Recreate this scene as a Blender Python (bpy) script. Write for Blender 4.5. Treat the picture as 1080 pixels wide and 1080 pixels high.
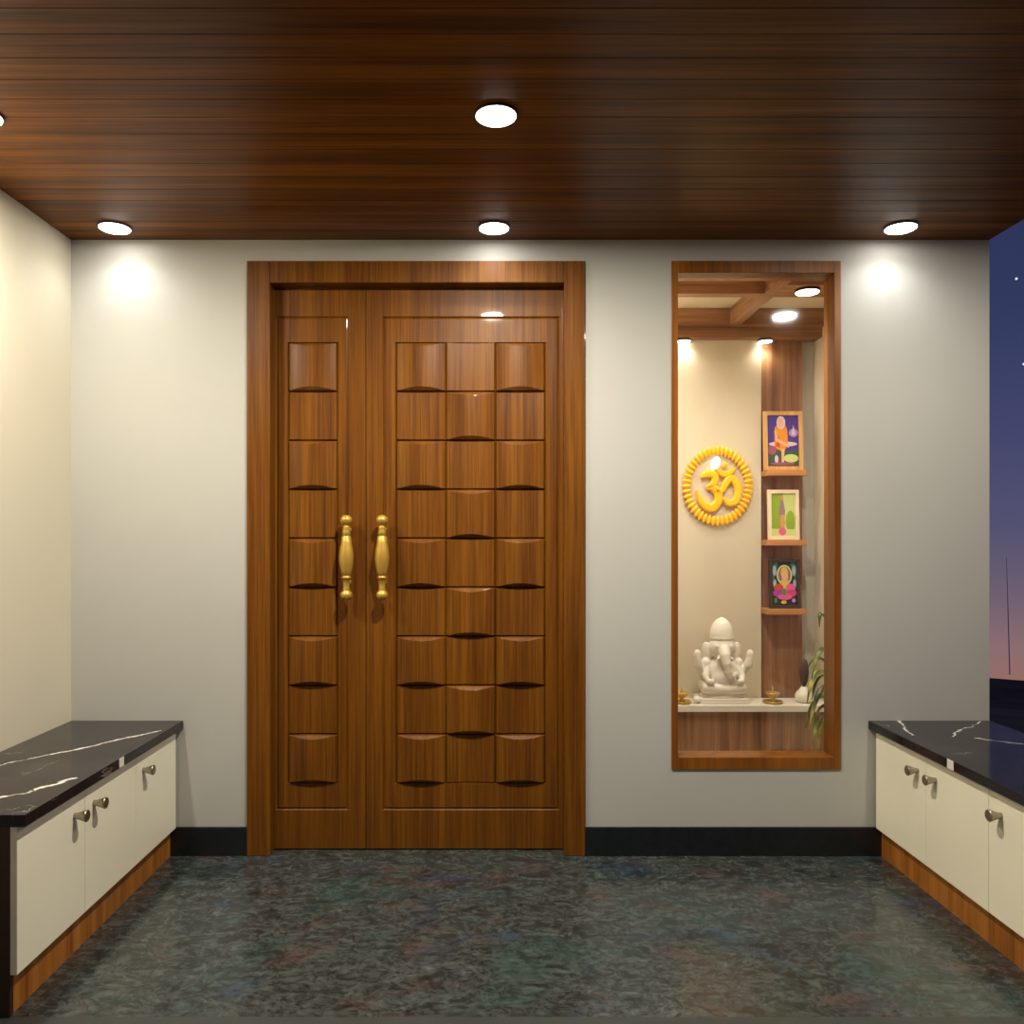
import bpy, bmesh, math, random
from mathutils import Vector, Matrix
random.seed(7)
PI = math.pi
for o in list(bpy.data.objects):
    bpy.data.objects.remove(o)
scene = bpy.context.scene
COL = scene.collection

# ------------------------------------------------------------------ camera
CAM_H = 1.285
FP = 860.0                      # focal length in pixels of a 1080 px frame
cd = bpy.data.cameras.new('camera'); cam = bpy.data.objects.new('camera', cd); COL.objects.link(cam)
cam.location = (0, 0, CAM_H); cam.rotation_euler = (PI / 2, 0, 0)
cd.sensor_width = 36; cd.lens = 36 * FP / 1080
cd.shift_x = 25 / 1080; cd.shift_y = 28 / 1080
cd.clip_start = 0.05; cd.clip_end = 3000
scene.camera = cam

# ------------------------------------------------------------------ exposure
vs = scene.view_settings
vs.view_transform = 'Standard'; vs.look = 'None'; vs.gamma = 1; vs.use_curve_mapping = False
vs.exposure = 0.0

def lin(c):
    r = []
    for v in c:
        v = v / 255
        r.append(v / 12.92 if v <= 0.04045 else ((v + 0.055) / 1.055) ** 2.4)
    return (*r, 1.0)

# ------------------------------------------------------------------ dusk sky
LAMP_W = 4.8                     # porch downlights beside the wall
LAMP_COL = (0.95, 0.97, 1.0)
LAMP2_W = 22.0                   # stronger downlights in the middle of the porch
LAMP2_COL = (1.0, 0.92, 0.79)
POOJA_W = 3.9                   # prayer room downlights
POOJA_COL = (1.0, 0.89, 0.74)

w = bpy.data.worlds.new('dusk_sky'); scene.world = w; w.use_nodes = True
nt = w.node_tree; nt.nodes.clear()
N = nt.nodes.new; L = nt.links.new
out = N('ShaderNodeOutputWorld'); bg = N('ShaderNodeBackground'); L(bg.outputs[0], out.inputs[0])
tc = N('ShaderNodeTexCoord'); sep = N('ShaderNodeSeparateXYZ'); L(tc.outputs['Generated'], sep.inputs[0])
mr = N('ShaderNodeMapRange'); L(sep.outputs['Z'], mr.inputs[0])
mr.inputs[1].default_value = -0.20; mr.inputs[2].default_value = 0.50
cr = N('ShaderNodeValToRGB'); L(mr.outputs[0], cr.inputs[0])
e = cr.color_ramp.elements
e[0].position = 0.0; e[0].color = lin((120, 84, 76))
e[1].position = 1.0; e[1].color = lin((34, 40, 74))
for p, c in ((0.07, (150, 108, 98)), (0.13, (138, 108, 112)), (0.20, (110, 96, 112)), (0.30, (84, 82, 114)), (0.45, (66, 70, 108)), (0.62, (50, 58, 96))):
    n = e.new(p); n.color = lin(c)
# two bright stars, at their own directions
prev = cr.outputs[0]
for (px, py) in ((1072, 294), (1080, 384)):
    d = Vector(((px - 515) / FP, 1, (568 - py) / FP)).normalized()
    dot = N('ShaderNodeVectorMath'); dot.operation = 'DOT_PRODUCT'; dot.inputs[1].default_value = d
    nrm = N('ShaderNodeVectorMath'); nrm.operation = 'NORMALIZE'; L(tc.outputs['Generated'], nrm.inputs[0])
    L(nrm.outputs[0], dot.inputs[0])
    g = N('ShaderNodeMath'); g.operation = 'GREATER_THAN'; g.inputs[1].default_value = math.cos(0.0012); L(dot.outputs['Value'], g.inputs[0])
    mx = N('ShaderNodeMix'); mx.data_type = 'RGBA'; L(g.outputs[0], mx.inputs[0]); L(prev, mx.inputs[6]); mx.inputs[7].default_value = (0.8, 0.85, 1, 1)
    prev = mx.outputs[2]
L(prev, bg.inputs[0]); bg.inputs[1].default_value = 1.0

# ------------------------------------------------------------------ materials
class Mat:
    def __init__(s, name):
        s.m = bpy.data.materials.new(name); s.m.use_nodes = True
        s.t = s.m.node_tree; s.b = s.t.nodes['Principled BSDF']; s.out = s.t.nodes['Material Output']
    def n(s, kind, **k):
        nd = s.t.nodes.new('ShaderNode' + kind)
        for a, v in k.items(): setattr(nd, a, v)
        return nd
    def l(s, a, b): s.t.links.new(a, b)
    def coords(s, scale=(1, 1, 1), rot=(0, 0, 0), loc=(0, 0, 0), kind='Object'):
        tc = s.n('TexCoord'); mp = s.n('Mapping')
        mp.inputs['Scale'].default_value = scale; mp.inputs['Rotation'].default_value = rot; mp.inputs['Location'].default_value = loc
        s.l(tc.outputs[kind], mp.inputs[0]); return mp.outputs[0]
    def noise(s, vec, scale=5, detail=4, rough=0.5, dist=0):
        nd = s.n('TexNoise'); nd.inputs['Scale'].default_value = scale; nd.inputs['Detail'].default_value = detail
        nd.inputs['Roughness'].default_value = rough; nd.inputs['Distortion'].default_value = dist
        s.l(vec, nd.inputs['Vector']); return nd.outputs[0]
    def ramp(s, fac, stops):
        nd = s.n('ValToRGB'); e = nd.color_ramp.elements
        e[0].position = stops[0][0]; e[0].color = stops[0][1]; e[1].position = stops[-1][0]; e[1].color = stops[-1][1]
        for p, c in stops[1:-1]:
            x = e.new(p); x.color = c
        s.l(fac, nd.inputs[0]); return nd.outputs[0]
    def mix(s, fac, a, b, blend='MIX'):
        nd = s.n('Mix', data_type='RGBA', blend_type=blend)
        if isinstance(fac, (int, float)): nd.inputs[0].default_value = fac
        else: s.l(fac, nd.inputs[0])
        for sock, v in ((nd.inputs[6], a), (nd.inputs[7], b)):
            if isinstance(v, tuple): sock.default_value = v
            else: s.l(v, sock)
        return nd.outputs[2]
    def math(s, op, a, b=None, c=None):
        nd = s.n('Math', operation=op)
        for i, v in enumerate((a, b, c)):
            if v is None: continue
            if isinstance(v, (int, float)): nd.inputs[i].default_value = v
            else: s.l(v, nd.inputs[i])
        return nd.outputs[0]
    def bump(s, h, strength=0.1, dist=0.01):
        nd = s.n('Bump'); nd.inputs['Strength'].default_value = strength; nd.inputs['Distance'].default_value = dist
        s.l(h, nd.inputs['Height']); s.l(nd.outputs[0], s.b.inputs['Normal'])
    def base(s, c):
        if isinstance(c, tuple): s.b.inputs['Base Color'].default_value = c
        else: s.l(c, s.b.inputs['Base Color'])
    def set(s, **k):
        for a, v in k.items(): s.b.inputs[a.replace('_', ' ')].default_value = v
        return s

def wood(name, dark, mid, light, axis='z', rough=0.35, spec=0.5, sc=1.0, bump=0.05, coat=0.0, broad=0.55):
    M = Mat(name)
    def cs(a, b):
        return {'z': (a, a, b), 'x': (b, a, a), 'y': (a, b, a)}[axis]
    band = M.noise(M.coords(cs(9 * sc, 0.35 * sc)), 1.6, 3, 0.55, 0.4)
    fine = M.noise(M.coords(cs(70 * sc, 1.2 * sc)), 1.5, 4, 0.6, 0.2)
    pore = M.noise(M.coords(cs(220 * sc, 4 * sc)), 1.5, 2, 0.5, 0.0)
    f = M.math('ADD', M.math('MULTIPLY', band, broad), M.math('ADD', M.math('MULTIPLY', fine, 0.88 - broad), M.math('MULTIPLY', pore, 0.12)))
    M.base(M.ramp(f, [(0.36, lin(dark)), (0.5, lin(mid)), (0.64, lin(light))]))
    M.set(Roughness=rough, Specular_IOR_Level=spec, Coat_Weight=coat, Coat_Roughness=0.04)
    M.bump(fine, bump, 0.004)
    return M.m

def plain(name, c, rough=0.5, metal=0.0, spec=0.5, noise=None):
    M = Mat(name); M.set(Roughness=rough, Metallic=metal, Specular_IOR_Level=spec)
    if noise:
        amp, sc = noise
        v = M.noise(M.coords(), sc, 4, 0.6)
        d = tuple(max(0, x * (1 - amp)) for x in lin(c)[:3]) + (1,); u = tuple(min(1, x * (1 + amp)) for x in lin(c)[:3]) + (1,)
        M.base(M.ramp(v, [(0.3, d), (0.7, u)]))
    else: M.base(lin(c))
    return M.m

def plaster(name, c):
    M = Mat(name); M.set(Roughness=0.75, Specular_IOR_Level=0.25)
    v = M.noise(M.coords(), 1.2, 5, 0.6)
    d = tuple(x * 0.95 for x in lin(c)[:3]) + (1,)
    M.base(M.ramp(v, [(0.3, d), (0.7, lin(c))]))
    M.bump(M.noise(M.coords(), 160, 3, 0.6), 0.03, 0.003)
    return M.m

def emit(name, c, s):
    M = Mat(name); M.base((0.8, 0.8, 0.8, 1)); M.b.inputs['Emission Color'].default_value = (*c, 1); M.b.inputs['Emission Strength'].default_value = s
    return M.m

def granite(name):
    M = Mat(name)
    co = M.coords((1.0, 1.25, 1))
    warp = M.n('TexNoise'); warp.inputs['Scale'].default_value = 6; M.l(co, warp.inputs['Vector'])
    va = M.n('VectorMath', operation='MULTIPLY_ADD'); M.l(warp.outputs['Color'], va.inputs[0]); va.inputs[1].default_value = (0.16, 0.10, 0); M.l(co, va.inputs[2])
    vec = va.outputs[0]
    a = M.noise(vec, 34, 10, 0.78, 0.35)
    base = M.ramp(a, [(0.28, lin((16, 18, 18))), (0.42, lin((46, 50, 48))), (0.53, lin((72, 78, 75))), (0.66, lin((98, 103, 99))), (0.82, lin((138, 140, 134)))])
    hue = M.noise(co, 2.6, 3, 0.6, 0.8)
    teal = M.ramp(hue, [(0.50, (0, 0, 0, 1)), (0.66, (1, 1, 1, 1))])
    c = M.mix(M.math('MULTIPLY', teal, 0.8), base, M.mix(0.5, base, lin((48, 84, 78)), 'MIX'))
    hue2 = M.noise(M.coords((1, 1.6, 1), loc=(4.2, 1.3, 0)), 3.6, 3, 0.6, 0.8)
    red = M.ramp(hue2, [(0.56, (0, 0, 0, 1)), (0.68, (1, 1, 1, 1))])
    c = M.mix(M.math('MULTIPLY', red, 0.7), c, M.mix(0.5, c, lin((98, 62, 56)), 'MIX'))
    hue3 = M.noise(M.coords((1, 1.6, 1), loc=(9.2, 7.3, 0)), 2.4, 3, 0.6, 0.8)
    blu = M.ramp(hue3, [(0.58, (0, 0, 0, 1)), (0.68, (1, 1, 1, 1))])
    c = M.mix(M.math('MULTIPLY', blu, 0.85), c, M.mix(0.5, c, lin((44, 66, 92)), 'MIX'))
    blot = M.noise(M.coords((1.0, 1.5, 1), loc=(2, 5, 0)), 11, 6, 0.7, 0.6)
    c = M.mix(1.0, c, M.ramp(blot, [(0.34, (0.34, 0.34, 0.34, 1)), (0.52, (0.82, 0.82, 0.82, 1)), (0.68, (1.1, 1.1, 1.1, 1))]), 'MULTIPLY')
    M.base(c); M.set(Roughness=0.16, Specular_IOR_Level=0.5)
    rr = M.n('MapRange'); M.l(a, rr.inputs[0]); rr.inputs[3].default_value = 0.10; rr.inputs[4].default_value = 0.30
    M.l(rr.outputs[0], M.b.inputs['Roughness'])
    M.bump(a, 0.06, 0.003)
    return M.m

def marble(name, veins, patches):
    """black marble; veins = (x0,y0,x1,y1,width,wobble) white lines in plan, patches = (y, half) pale bands on the front edge"""
    M = Mat(name)
    co = M.coords(kind='Object')
    sp = M.n('SeparateXYZ'); M.l(co, sp.inputs[0])
    wob = M.noise(co, 7, 5, 0.65)
    wob = M.math('SUBTRACT', wob, 0.5)
    cloud = M.noise(co, 3.5, 6, 0.6)
    c = M.ramp(cloud, [(0.3, lin((22, 20, 22))), (0.55, lin((38, 34, 36))), (0.75, lin((58, 50, 52)))])
    tot = None
    brk = M.noise(co, 10, 4, 0.6)
    for (x0, y0, x1, y1, wd, wb) in veins:
        ln = math.hypot(x1 - x0, y1 - y0); nx, ny = -(y1 - y0) / ln, (x1 - x0) / ln; tx, ty = (x1 - x0) / ln, (y1 - y0) / ln
        dd = M.math('ADD', M.math('MULTIPLY', sp.outputs[0], nx), M.math('MULTIPLY_ADD', sp.outputs[1], ny, -(nx * x0 + ny * y0)))
        dd = M.math('ABSOLUTE', M.math('MULTIPLY_ADD', wob, wb, dd))
        al = M.math('ADD', M.math('MULTIPLY', sp.outputs[0], tx), M.math('MULTIPLY_ADD', sp.outputs[1], ty, -(tx * x0 + ty * y0)))
        inn = M.math('MULTIPLY', M.math('GREATER_THAN', al, 0.0), M.math('LESS_THAN', al, ln))
        wv = M.math('MULTIPLY', M.ramp(brk, [(0.36, (0.15,) * 3 + (1,)), (0.6, (1, 1, 1, 1))]), wd)
        line = M.math('MULTIPLY', M.math('SUBTRACT', 1.0, M.math('MINIMUM', M.math('DIVIDE', dd, wv), 1.0)), inn)
        tot = line if tot is None else M.math('MAXIMUM', tot, line)
    # faint hairline veins everywhere
    v2 = M.noise(M.coords((1.0, 0.5, 1), rot=(0, 0, 0.6)), 3.2, 6, 0.65, 0.5)
    hair = M.math('SUBTRACT', 1.0, M.math('MINIMUM', M.math('DIVIDE', M.math('ABSOLUTE', M.math('SUBTRACT', v2, 0.5)), 0.008), 1.0))
    hmask = M.ramp(M.noise(co, 5, 3, 0.5), [(0.58, (0, 0, 0, 1)), (0.74, (0.4, 0.4, 0.4, 1))])
    tot = M.math('MAXIMUM', tot, M.math('MULTIPLY', hair, hmask))
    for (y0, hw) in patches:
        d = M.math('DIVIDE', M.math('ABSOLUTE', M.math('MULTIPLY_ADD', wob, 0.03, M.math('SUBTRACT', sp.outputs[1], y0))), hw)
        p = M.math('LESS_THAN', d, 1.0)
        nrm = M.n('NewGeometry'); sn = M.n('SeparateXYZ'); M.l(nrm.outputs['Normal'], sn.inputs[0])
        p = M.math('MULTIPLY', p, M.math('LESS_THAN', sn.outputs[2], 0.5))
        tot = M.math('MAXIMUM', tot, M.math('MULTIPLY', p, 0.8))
    c = M.mix(M.math('MINIMUM', M.math('MULTIPLY', tot, 1.5), 1.0), c, lin((226, 218, 208)))
    M.base(c); M.set(Roughness=0.13, Specular_IOR_Level=0.22)
    return M.m

M_DOOR = wood('teak_veneer', (82, 43, 6), (108, 63, 9), (130, 81, 17), 'z', 0.42, 0.2, 1.15, 0.03, 0.2, 0.40)
M_DOORX = wood('teak_veneer_rail', (82, 43, 6), (108, 63, 9), (130, 81, 17), 'z', 0.42, 0.2, 1.15, 0.03, 0.2, 0.40)
M_CEIL = wood('walnut_plank', (64, 35, 9), (100, 57, 15), (132, 80, 27), 'x', 0.40, 0.13, 1.0, 0.08)
M_PLINTH = wood('plinth_veneer', (116, 66, 18), (160, 98, 34), (188, 122, 52), 'z', 0.4, 0.4, 1.4)
M_PLINTHD = wood('dark_end_panel', (44, 24, 10), (62, 34, 14), (80, 46, 20), 'z', 0.4, 0.4, 1.4)
M_WFRAME = wood('window_frame_wood', (100, 54, 10), (128, 73, 15), (154, 92, 22), 'z', 0.35, 0.4, 1.2)
M_POOJAW = wood('pooja_veneer', (112, 76, 50), (146, 104, 74), (172, 130, 98), 'z', 0.45, 0.35, 1.3)
M_POOJAX = wood('pooja_veneer_cross', (112, 76, 50), (146, 104, 74), (172, 130, 98), 'x', 0.45, 0.35, 1.3)
M_POOJAY = wood('pooja_veneer_beam', (112, 76, 50), (146, 104, 74), (172, 130, 98), 'y', 0.45, 0.35, 1.3)
M_SHELF = wood('shelf_veneer', (158, 104, 58), (184, 126, 74), (204, 148, 92), 'x', 0.45, 0.35, 1.3)
M_WALL = plaster('wall_paint', (188, 186, 176))
M_WALLC = plaster('cream_wall_paint', (216, 208, 184))
M_POOJAWALL = plaster('pooja_wall_paint', (214, 202, 180))
M_POOJAGREY = plaster('pooja_grey_paint', (190, 184, 172))
M_CREAM = plain('cream_laminate', (246, 239, 212), 0.35, noise=(0.04, 1.5))
M_FLOOR = granite('granite')
M_APRON = plain('honed_grey_stone', (58, 61, 58), 0.45, noise=(0.12, 9))
M_SKIRT = plain('black_granite', (26, 29, 30), 0.3, noise=(0.35, 30))
M_NICKEL = plain('brushed_nickel', (168, 160, 140), 0.38, 1.0)
M_BRASS = plain('brushed_gold', (196, 156, 66), 0.42, 0.5)
M_DIYA = plain('antique_brass', (206, 172, 96), 0.4, 0.6)
M_COUNTER = plain('white_stone', (232, 226, 214), 0.25, noise=(0.03, 6))
M_STATUE = plain('white_marble', (236, 230, 218), 0.45, noise=(0.03, 5))
M_HOUSING = plain('bronze_housing', (58, 40, 26), 0.45, 0.3)
M_LAMP = emit('lamp_diffuser', (1, 0.97, 0.93), 26)
M_WLAMP = emit('warm_lamp_diffuser', (1, 0.88, 0.68), 18)
M_DARK = plain('dark_void', (12, 10, 9), 0.9)
M_LAND = plain('night_hillside', (120, 96, 60), 0.95, noise=(0.5, 0.05))
M_MAST = plain('grey_mast', (235, 226, 228), 0.7)
M_OM = plain('golden_yellow_acrylic', (255, 186, 22), 0.35)
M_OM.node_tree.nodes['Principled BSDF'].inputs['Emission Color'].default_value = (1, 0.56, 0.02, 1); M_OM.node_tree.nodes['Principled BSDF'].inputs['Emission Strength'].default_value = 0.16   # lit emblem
M_OMW = emit('glint_white', (1, 0.96, 0.82), 1.6)
M_ROOF = plain('roof_concrete', (90, 84, 78), 0.9)

def glass():
    M = Mat('window_glass'); t = M.t; t.nodes.remove(M.b)
    tr = M.n('BsdfTransparent'); tr.inputs[0].default_value = (0.97, 0.985, 0.975, 1)
    gl = M.n('BsdfGlossy'); gl.inputs['Roughness'].default_value = 0.045
    fr = M.n('Fresnel'); fr.inputs[0].default_value = 1.52
    mx = M.n('MixShader'); M.l(fr.outputs[0], mx.inputs[0]); M.l(tr.outputs[0], mx.inputs[1]); M.l(gl.outputs[0], mx.inputs[2]); M.l(mx.outputs[0], M.out.inputs[0])
    return M.m
M_GLASS = glass()

# ------------------------------------------------------------------ mesh helpers
def box(bm, x0, x1, y0, y1, z0, z1):
    m = Matrix.LocRotScale(((x0 + x1) / 2, (y0 + y1) / 2, (z0 + z1) / 2), None, (abs(x1 - x0), abs(y1 - y0), abs(z1 - z0)))
    bmesh.ops.create_cube(bm, size=1, matrix=m); return bm

def boxes(*bs):
    bm = bmesh.new()
    for b in bs: box(bm, *b)
    return bm

def lathe(bm, prof, n=32, mtx=None):
    rings = []
    for r, z in prof:
        if r < 1e-6: rings.append([bm.verts.new((0, 0, z))])
        else: rings.append([bm.verts.new((r * math.cos(2 * PI * k / n), r * math.sin(2 * PI * k / n), z)) for k in range(n)])
    for a, b in zip(rings, rings[1:]):
        for k in range(n):
            k2 = (k + 1) % n
            if len(a) == 1 and len(b) == 1: continue
            if len(a) == 1: bm.faces.new((a[0], b[k2], b[k]))
            elif len(b) == 1: bm.faces.new((a[k], a[k2], b[0]))
            else: bm.faces.new((a[k], a[k2], b[k2], b[k]))
    if mtx: bmesh.ops.transform(bm, matrix=mtx, verts=[v for r in rings for v in r])
    return bm

def ell(bm, c, r, rot=(0, 0, 0), u=20, v=12):
    from mathutils import Euler
    m = Matrix.Translation(c) @ Euler(rot).to_matrix().to_4x4() @ Matrix.Diagonal((*r, 1))
    bmesh.ops.create_uvsphere(bm, u_segments=u, v_segments=v, radius=1, matrix=m); return bm

def tube(bm, pts, rad, n=12):
    pts = [Vector(p) for p in pts]
    if isinstance(rad, (int, float)): rad = [rad] * len(pts)
    rings = []; up = Vector((0, 0, 1))
    for i, p in enumerate(pts):
        t = (pts[min(i + 1, len(pts) - 1)] - pts[max(i - 1, 0)]).normalized()
        a = t.cross(up)
        if a.length < 1e-3: a = t.cross(Vector((1, 0, 0)))
        a.normalize(); b = a.cross(t).normalized()
        rings.append([bm.verts.new(p + rad[i] * (math.cos(2 * PI * k / n) * a + math.sin(2 * PI * k / n) * b)) for k in range(n)])
    for r0, r1 in zip(rings, rings[1:]):
        for k in range(n): bm.faces.new((r0[k], r0[(k + 1) % n], r1[(k + 1) % n], r1[k]))
    bm.faces.new(rings[0][::-1]); bm.faces.new(rings[-1]); return bm

def obj(name, bm, mat, parent=None, loc=(0, 0, 0), bevel=0, smooth=False, label=None):
    bmesh.ops.recalc_face_normals(bm, faces=bm.faces)
    me = bpy.data.meshes.new(name); bm.to_mesh(me); bm.free()
    for m in (mat if isinstance(mat, (list, tuple)) else [mat]): me.materials.append(m)
    if smooth:
        for p in me.polygons: p.use_smooth = True
    o = bpy.data.objects.new(name, me); COL.objects.link(o); o.location = loc
    if parent: o.parent = parent
    if bevel:
        b = o.modifiers.new('bevel', 'BEVEL'); b.width = bevel; b.segments = 2; b.limit_method = 'ANGLE'; b.angle_limit = 0.7
        b.harden_normals = False
    if label: o['label'] = label
    return o

def tag(o, label, cat, group=None):
    o['label'] = label; o['category'] = cat
    if group: o['group'] = group
    return o

def thing(name, label, cat, loc=(0, 0, 0), rz=0, group=None):
    o = bpy.data.objects.new(name, None); COL.objects.link(o); o.location = loc; o.rotation_euler = (0, 0, rz); o.empty_display_size = 0.1
    return tag(o, label, cat, group)

def struct(name, bm=None, mat=None, **k):
    if bm is None:
        o = bpy.data.objects.new(name, None); COL.objects.link(o)
    else: o = obj(name, bm, mat, **k)
    o['kind'] = 'structure'; return o

def dup(root, loc, label, group=None):
    def cp(o, par):
        c = o.copy(); COL.objects.link(c)
        if par: c.parent = par
        for ch in list(o.children): cp(ch, c)
        return c
    r = cp(root, None); r.location = loc; r['label'] = label
    if group: r['group'] = group
    return r

# ------------------------------------------------------------------ room shell
YW = 3.31
# front face of the back wall
S = FP / YW
def X(px, y=YW): return (px - 515) * y / FP
def Z(py, y=YW): return CAM_H + (568 - py) * y / FP
H_CEIL = Z(253); X_L = X(75); X_R = X(1043.5)
DX0, DX1, DTOP = X(261), X(617), Z(276)              # door frame outside
WX0, WX1, WZ0, WZ1 = X(708), X(886.3), Z(811.3), Z(275.5)   # window frame outside
WT = 0.10
WB = YW + WT
Y_EDGE = 2.19                     # front edge of the granite floor

struct('wall_back', boxes((X_L - 0.15, DX0, YW, WB, 0, H_CEIL + 0.1), (DX0, DX1, YW, WB, DTOP, H_CEIL + 0.1),
                          (DX1, WX0, YW, WB, 0, H_CEIL + 0.1), (WX0, WX1, YW, WB, 0, WZ0), (WX0, WX1, YW, WB, WZ1, H_CEIL + 0.1),
                          (WX1, X_R, YW, WB, 0, H_CEIL + 0.1)), M_WALL)
struct('wall_left', boxes((X_L - 0.15, X_L, -2.4, YW, 0, H_CEIL + 0.1)), M_WALLC)
struct('floor', boxes((X_L - 0.15, X_R, Y_EDGE, YW + 0.25, -0.12, 0)), M_FLOOR)
struct('trim_1', boxes((X_L - 0.15, X_R, -2.4, Y_EDGE, -0.12, 0)), M_APRON)
# ceiling planks run from side to side; seams every 9.6 cm
bm = bmesh.new(); PITCH = 0.0965
y = 3.31
while y > -2.4:
    box(bm, X_L - 0.15, X_R, y - PITCH + 0.0015, y, H_CEIL, H_CEIL + 0.02)
    y -= PITCH
struct('ceiling', bm, M_CEIL, bevel=0.001)
struct('trim_2', boxes((X_L - 0.15, X_R, -2.4, YW, H_CEIL + 0.02, H_CEIL + 0.16)), M_ROOF)
struct('baseboard_left', boxes((X(179.5), DX0, YW - 0.012, YW, 0, 0.116)), M_SKIRT, bevel=0.002)
struct('baseboard_right', boxes((DX1, X(931), YW - 0.012, YW, 0, 0.116)), M_SKIRT, bevel=0.002)

# ------------------------------------------------------------------ door_1: two carved leaves in a teak frame
door = struct('door_1'); door.location = ((DX0 + DX1) / 2, YW, 0)
dcx = (DX0 + DX1) / 2
FW = 24.5 / S                     # frame face width
JX0, JX1, JT = DX0 + FW - dcx, DX1 - 22 / S - dcx, DTOP - 23 / S
YP = -0.012
obj('door_jamb', boxes((DX0 - dcx, JX0, YP, 0.11, 0, DTOP)), M_DOOR, door, bevel=0.003)
obj('door_jamb', boxes((JX1, DX1 - dcx, YP, 0.11, 0, DTOP)), M_DOOR, door, bevel=0.003)
obj('door_head', boxes((JX0, JX1, YP, 0.11, JT, DTOP)), M_DOORX, door, bevel=0.003)
REC = 0.055; YL = YW + REC; SL = FP / YL
def LX(px): return X(px, YL)
def LZ(py): return Z(py, YL)
ROWS = [LZ(361 + 51.7 * k) for k in range(10)]

def make_leaf(x0, x1, z0, z1, rect, cols, flip):
    """carved leaf; x,z are measured in the wall's plane, cols = list of (x0,x1)"""
    rx0, rx1, rz0, rz1 = rect
    A, B = 0.017, 0.004
    ztop, zbot = ROWS[0], ROWS[9]
    def hgt(x, z):
        h = 0.0
        # routed line around the field
        d = min(abs(x - rx0), abs(x - rx1)) if rz0 - 0.005 < z < rz1 + 0.005 else 9
        if rx0 - 0.005 < x < rx1 + 0.005: d = min(d, abs(z - rz0), abs(z - rz1))
        if d < 0.006: h -= 0.007 * (1 - d / 0.006)
        if rx0 < x < rx1 and rz0 < z < rz1: h -= 0.002
        if zbot < z < ztop:
            k = next(i for i in range(9) if ROWS[i + 1] <= z <= ROWS[i])
            for c, (a, b) in enumerate(cols):
                if a < x < b:
                    u = (x - a) / (b - a); par = 1 - (2 * u - 1) ** 2
                    dz = min(ROWS[k] - z, z - ROWS[k + 1])
                    up = (k + c + flip) % 2 == 0
                    if up: h += min(A * par, dz * 0.95)
                    else: h -= B * par * min(1, dz / 0.003)
                    if dz < 0.005 and not (k == 0 and dz == ROWS[k] - z and not up): h -= 0.013 * (1 - dz / 0.005)
            # grooves beside the columns
            for e in {q for cc in cols for q in cc}:
                if abs(x - e) < 0.005: h -= 0.009 * (1 - abs(x - e) / 0.005)
        return h
    def marks(lo, hi, edges, fine, step):
        s = {lo, hi}
        n = int((hi - lo) / step)
        for i in range(n + 1): s.add(lo + (hi - lo) * i / n)
        for e in edges:
            for f in fine: s.add(e + f)
        s = sorted(v for v in s if lo <= v <= hi)
        r = [s[0]]
        for v in s[1:]:
            if v - r[-1] > 0.0008: r.append(v)
        return r
    xe = {rx0, rx1} | {q for cc in cols for q in cc}
    xs = marks(x0, x1, xe, (-0.006, -0.0025, 0, 0.0025, 0.006), 0.008)
    zs = marks(z0, z1, {rz0, rz1}, (-0.006, -0.003, 0, 0.003, 0.006), 0.05)
    zs = sorted(set(zs) | {r + f for r in ROWS for f in [q * sg for q in (0.0006, 0.003, 0.005, 0.007, 0.009, 0.011, 0.013, 0.015, 0.017, 0.0185) for sg in (-1, 1)]})
    bm = bmesh.new()
    g = [[bm.verts.new((x, -hgt(x, z), z)) for x in xs] for z in zs]
    for j in range(len(zs) - 1):
        for i in range(len(xs) - 1): bm.faces.new((g[j][i], g[j][i + 1], g[j + 1][i + 1], g[j + 1][i]))
    # edges and back
    T = 0.04
    bk = [[bm.verts.new((x, T, z)) for x in (x0, x1)] for z in (z0, z1)]
    bm.faces.new((bk[0][0], bk[1][0], bk[1][1], bk[0][1]))
    bm.faces.new([bk[0][0], bk[0][1]] + g[0][::-1]); bm.faces.new([bk[1][1], bk[1][0]] + g[-1])
    bm.faces.new([bk[1][0], bk[0][0]] + [r[0] for r in g]); bm.faces.new([bk[0][1], bk[1][1]] + [r[-1] for r in g][::-1])
    return bm

LZ0, LZ1 = 0.006, JT + 0.012
XSEAM = LX(386)
def leaf(x0, x1, rect, cols, label):
    o = obj('door_leaf', make_leaf(x0 - dcx, x1 - dcx, LZ0, LZ1, (rect[0] - dcx, rect[1] - dcx, rect[2], rect[3]), [(a - dcx, b - dcx) for a, b in cols], 0), M_DOOR, door, (0, REC, 0), label=label)
    for p in o.data.polygons: p.use_smooth = False
    return o
R0, R1 = LZ(853), LZ(335)
narrow = leaf(JX0 + dcx - 0.008, XSEAM - 0.0015, (LX(292), LX(366), R0, R1), [(LX(304), LX(355.5))], 'narrow left leaf with one column of carved blocks')
wide = leaf(XSEAM + 0.0015, JX1 + dcx + 0.008, (LX(405), LX(589), R0, R1), [(LX(418), LX(470.3)), (LX(470.3), LX(522.6)), (LX(522.6), LX(575))], 'wide right leaf with three columns of woven carved blocks')
obj('dark_backing', boxes((JX0 - 0.01, JX1 + 0.01, REC + 0.045, REC + 0.06, 0.0, JT)), M_DARK, door)  # near-black sheet added behind the leaves so their gap stays dark

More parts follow.
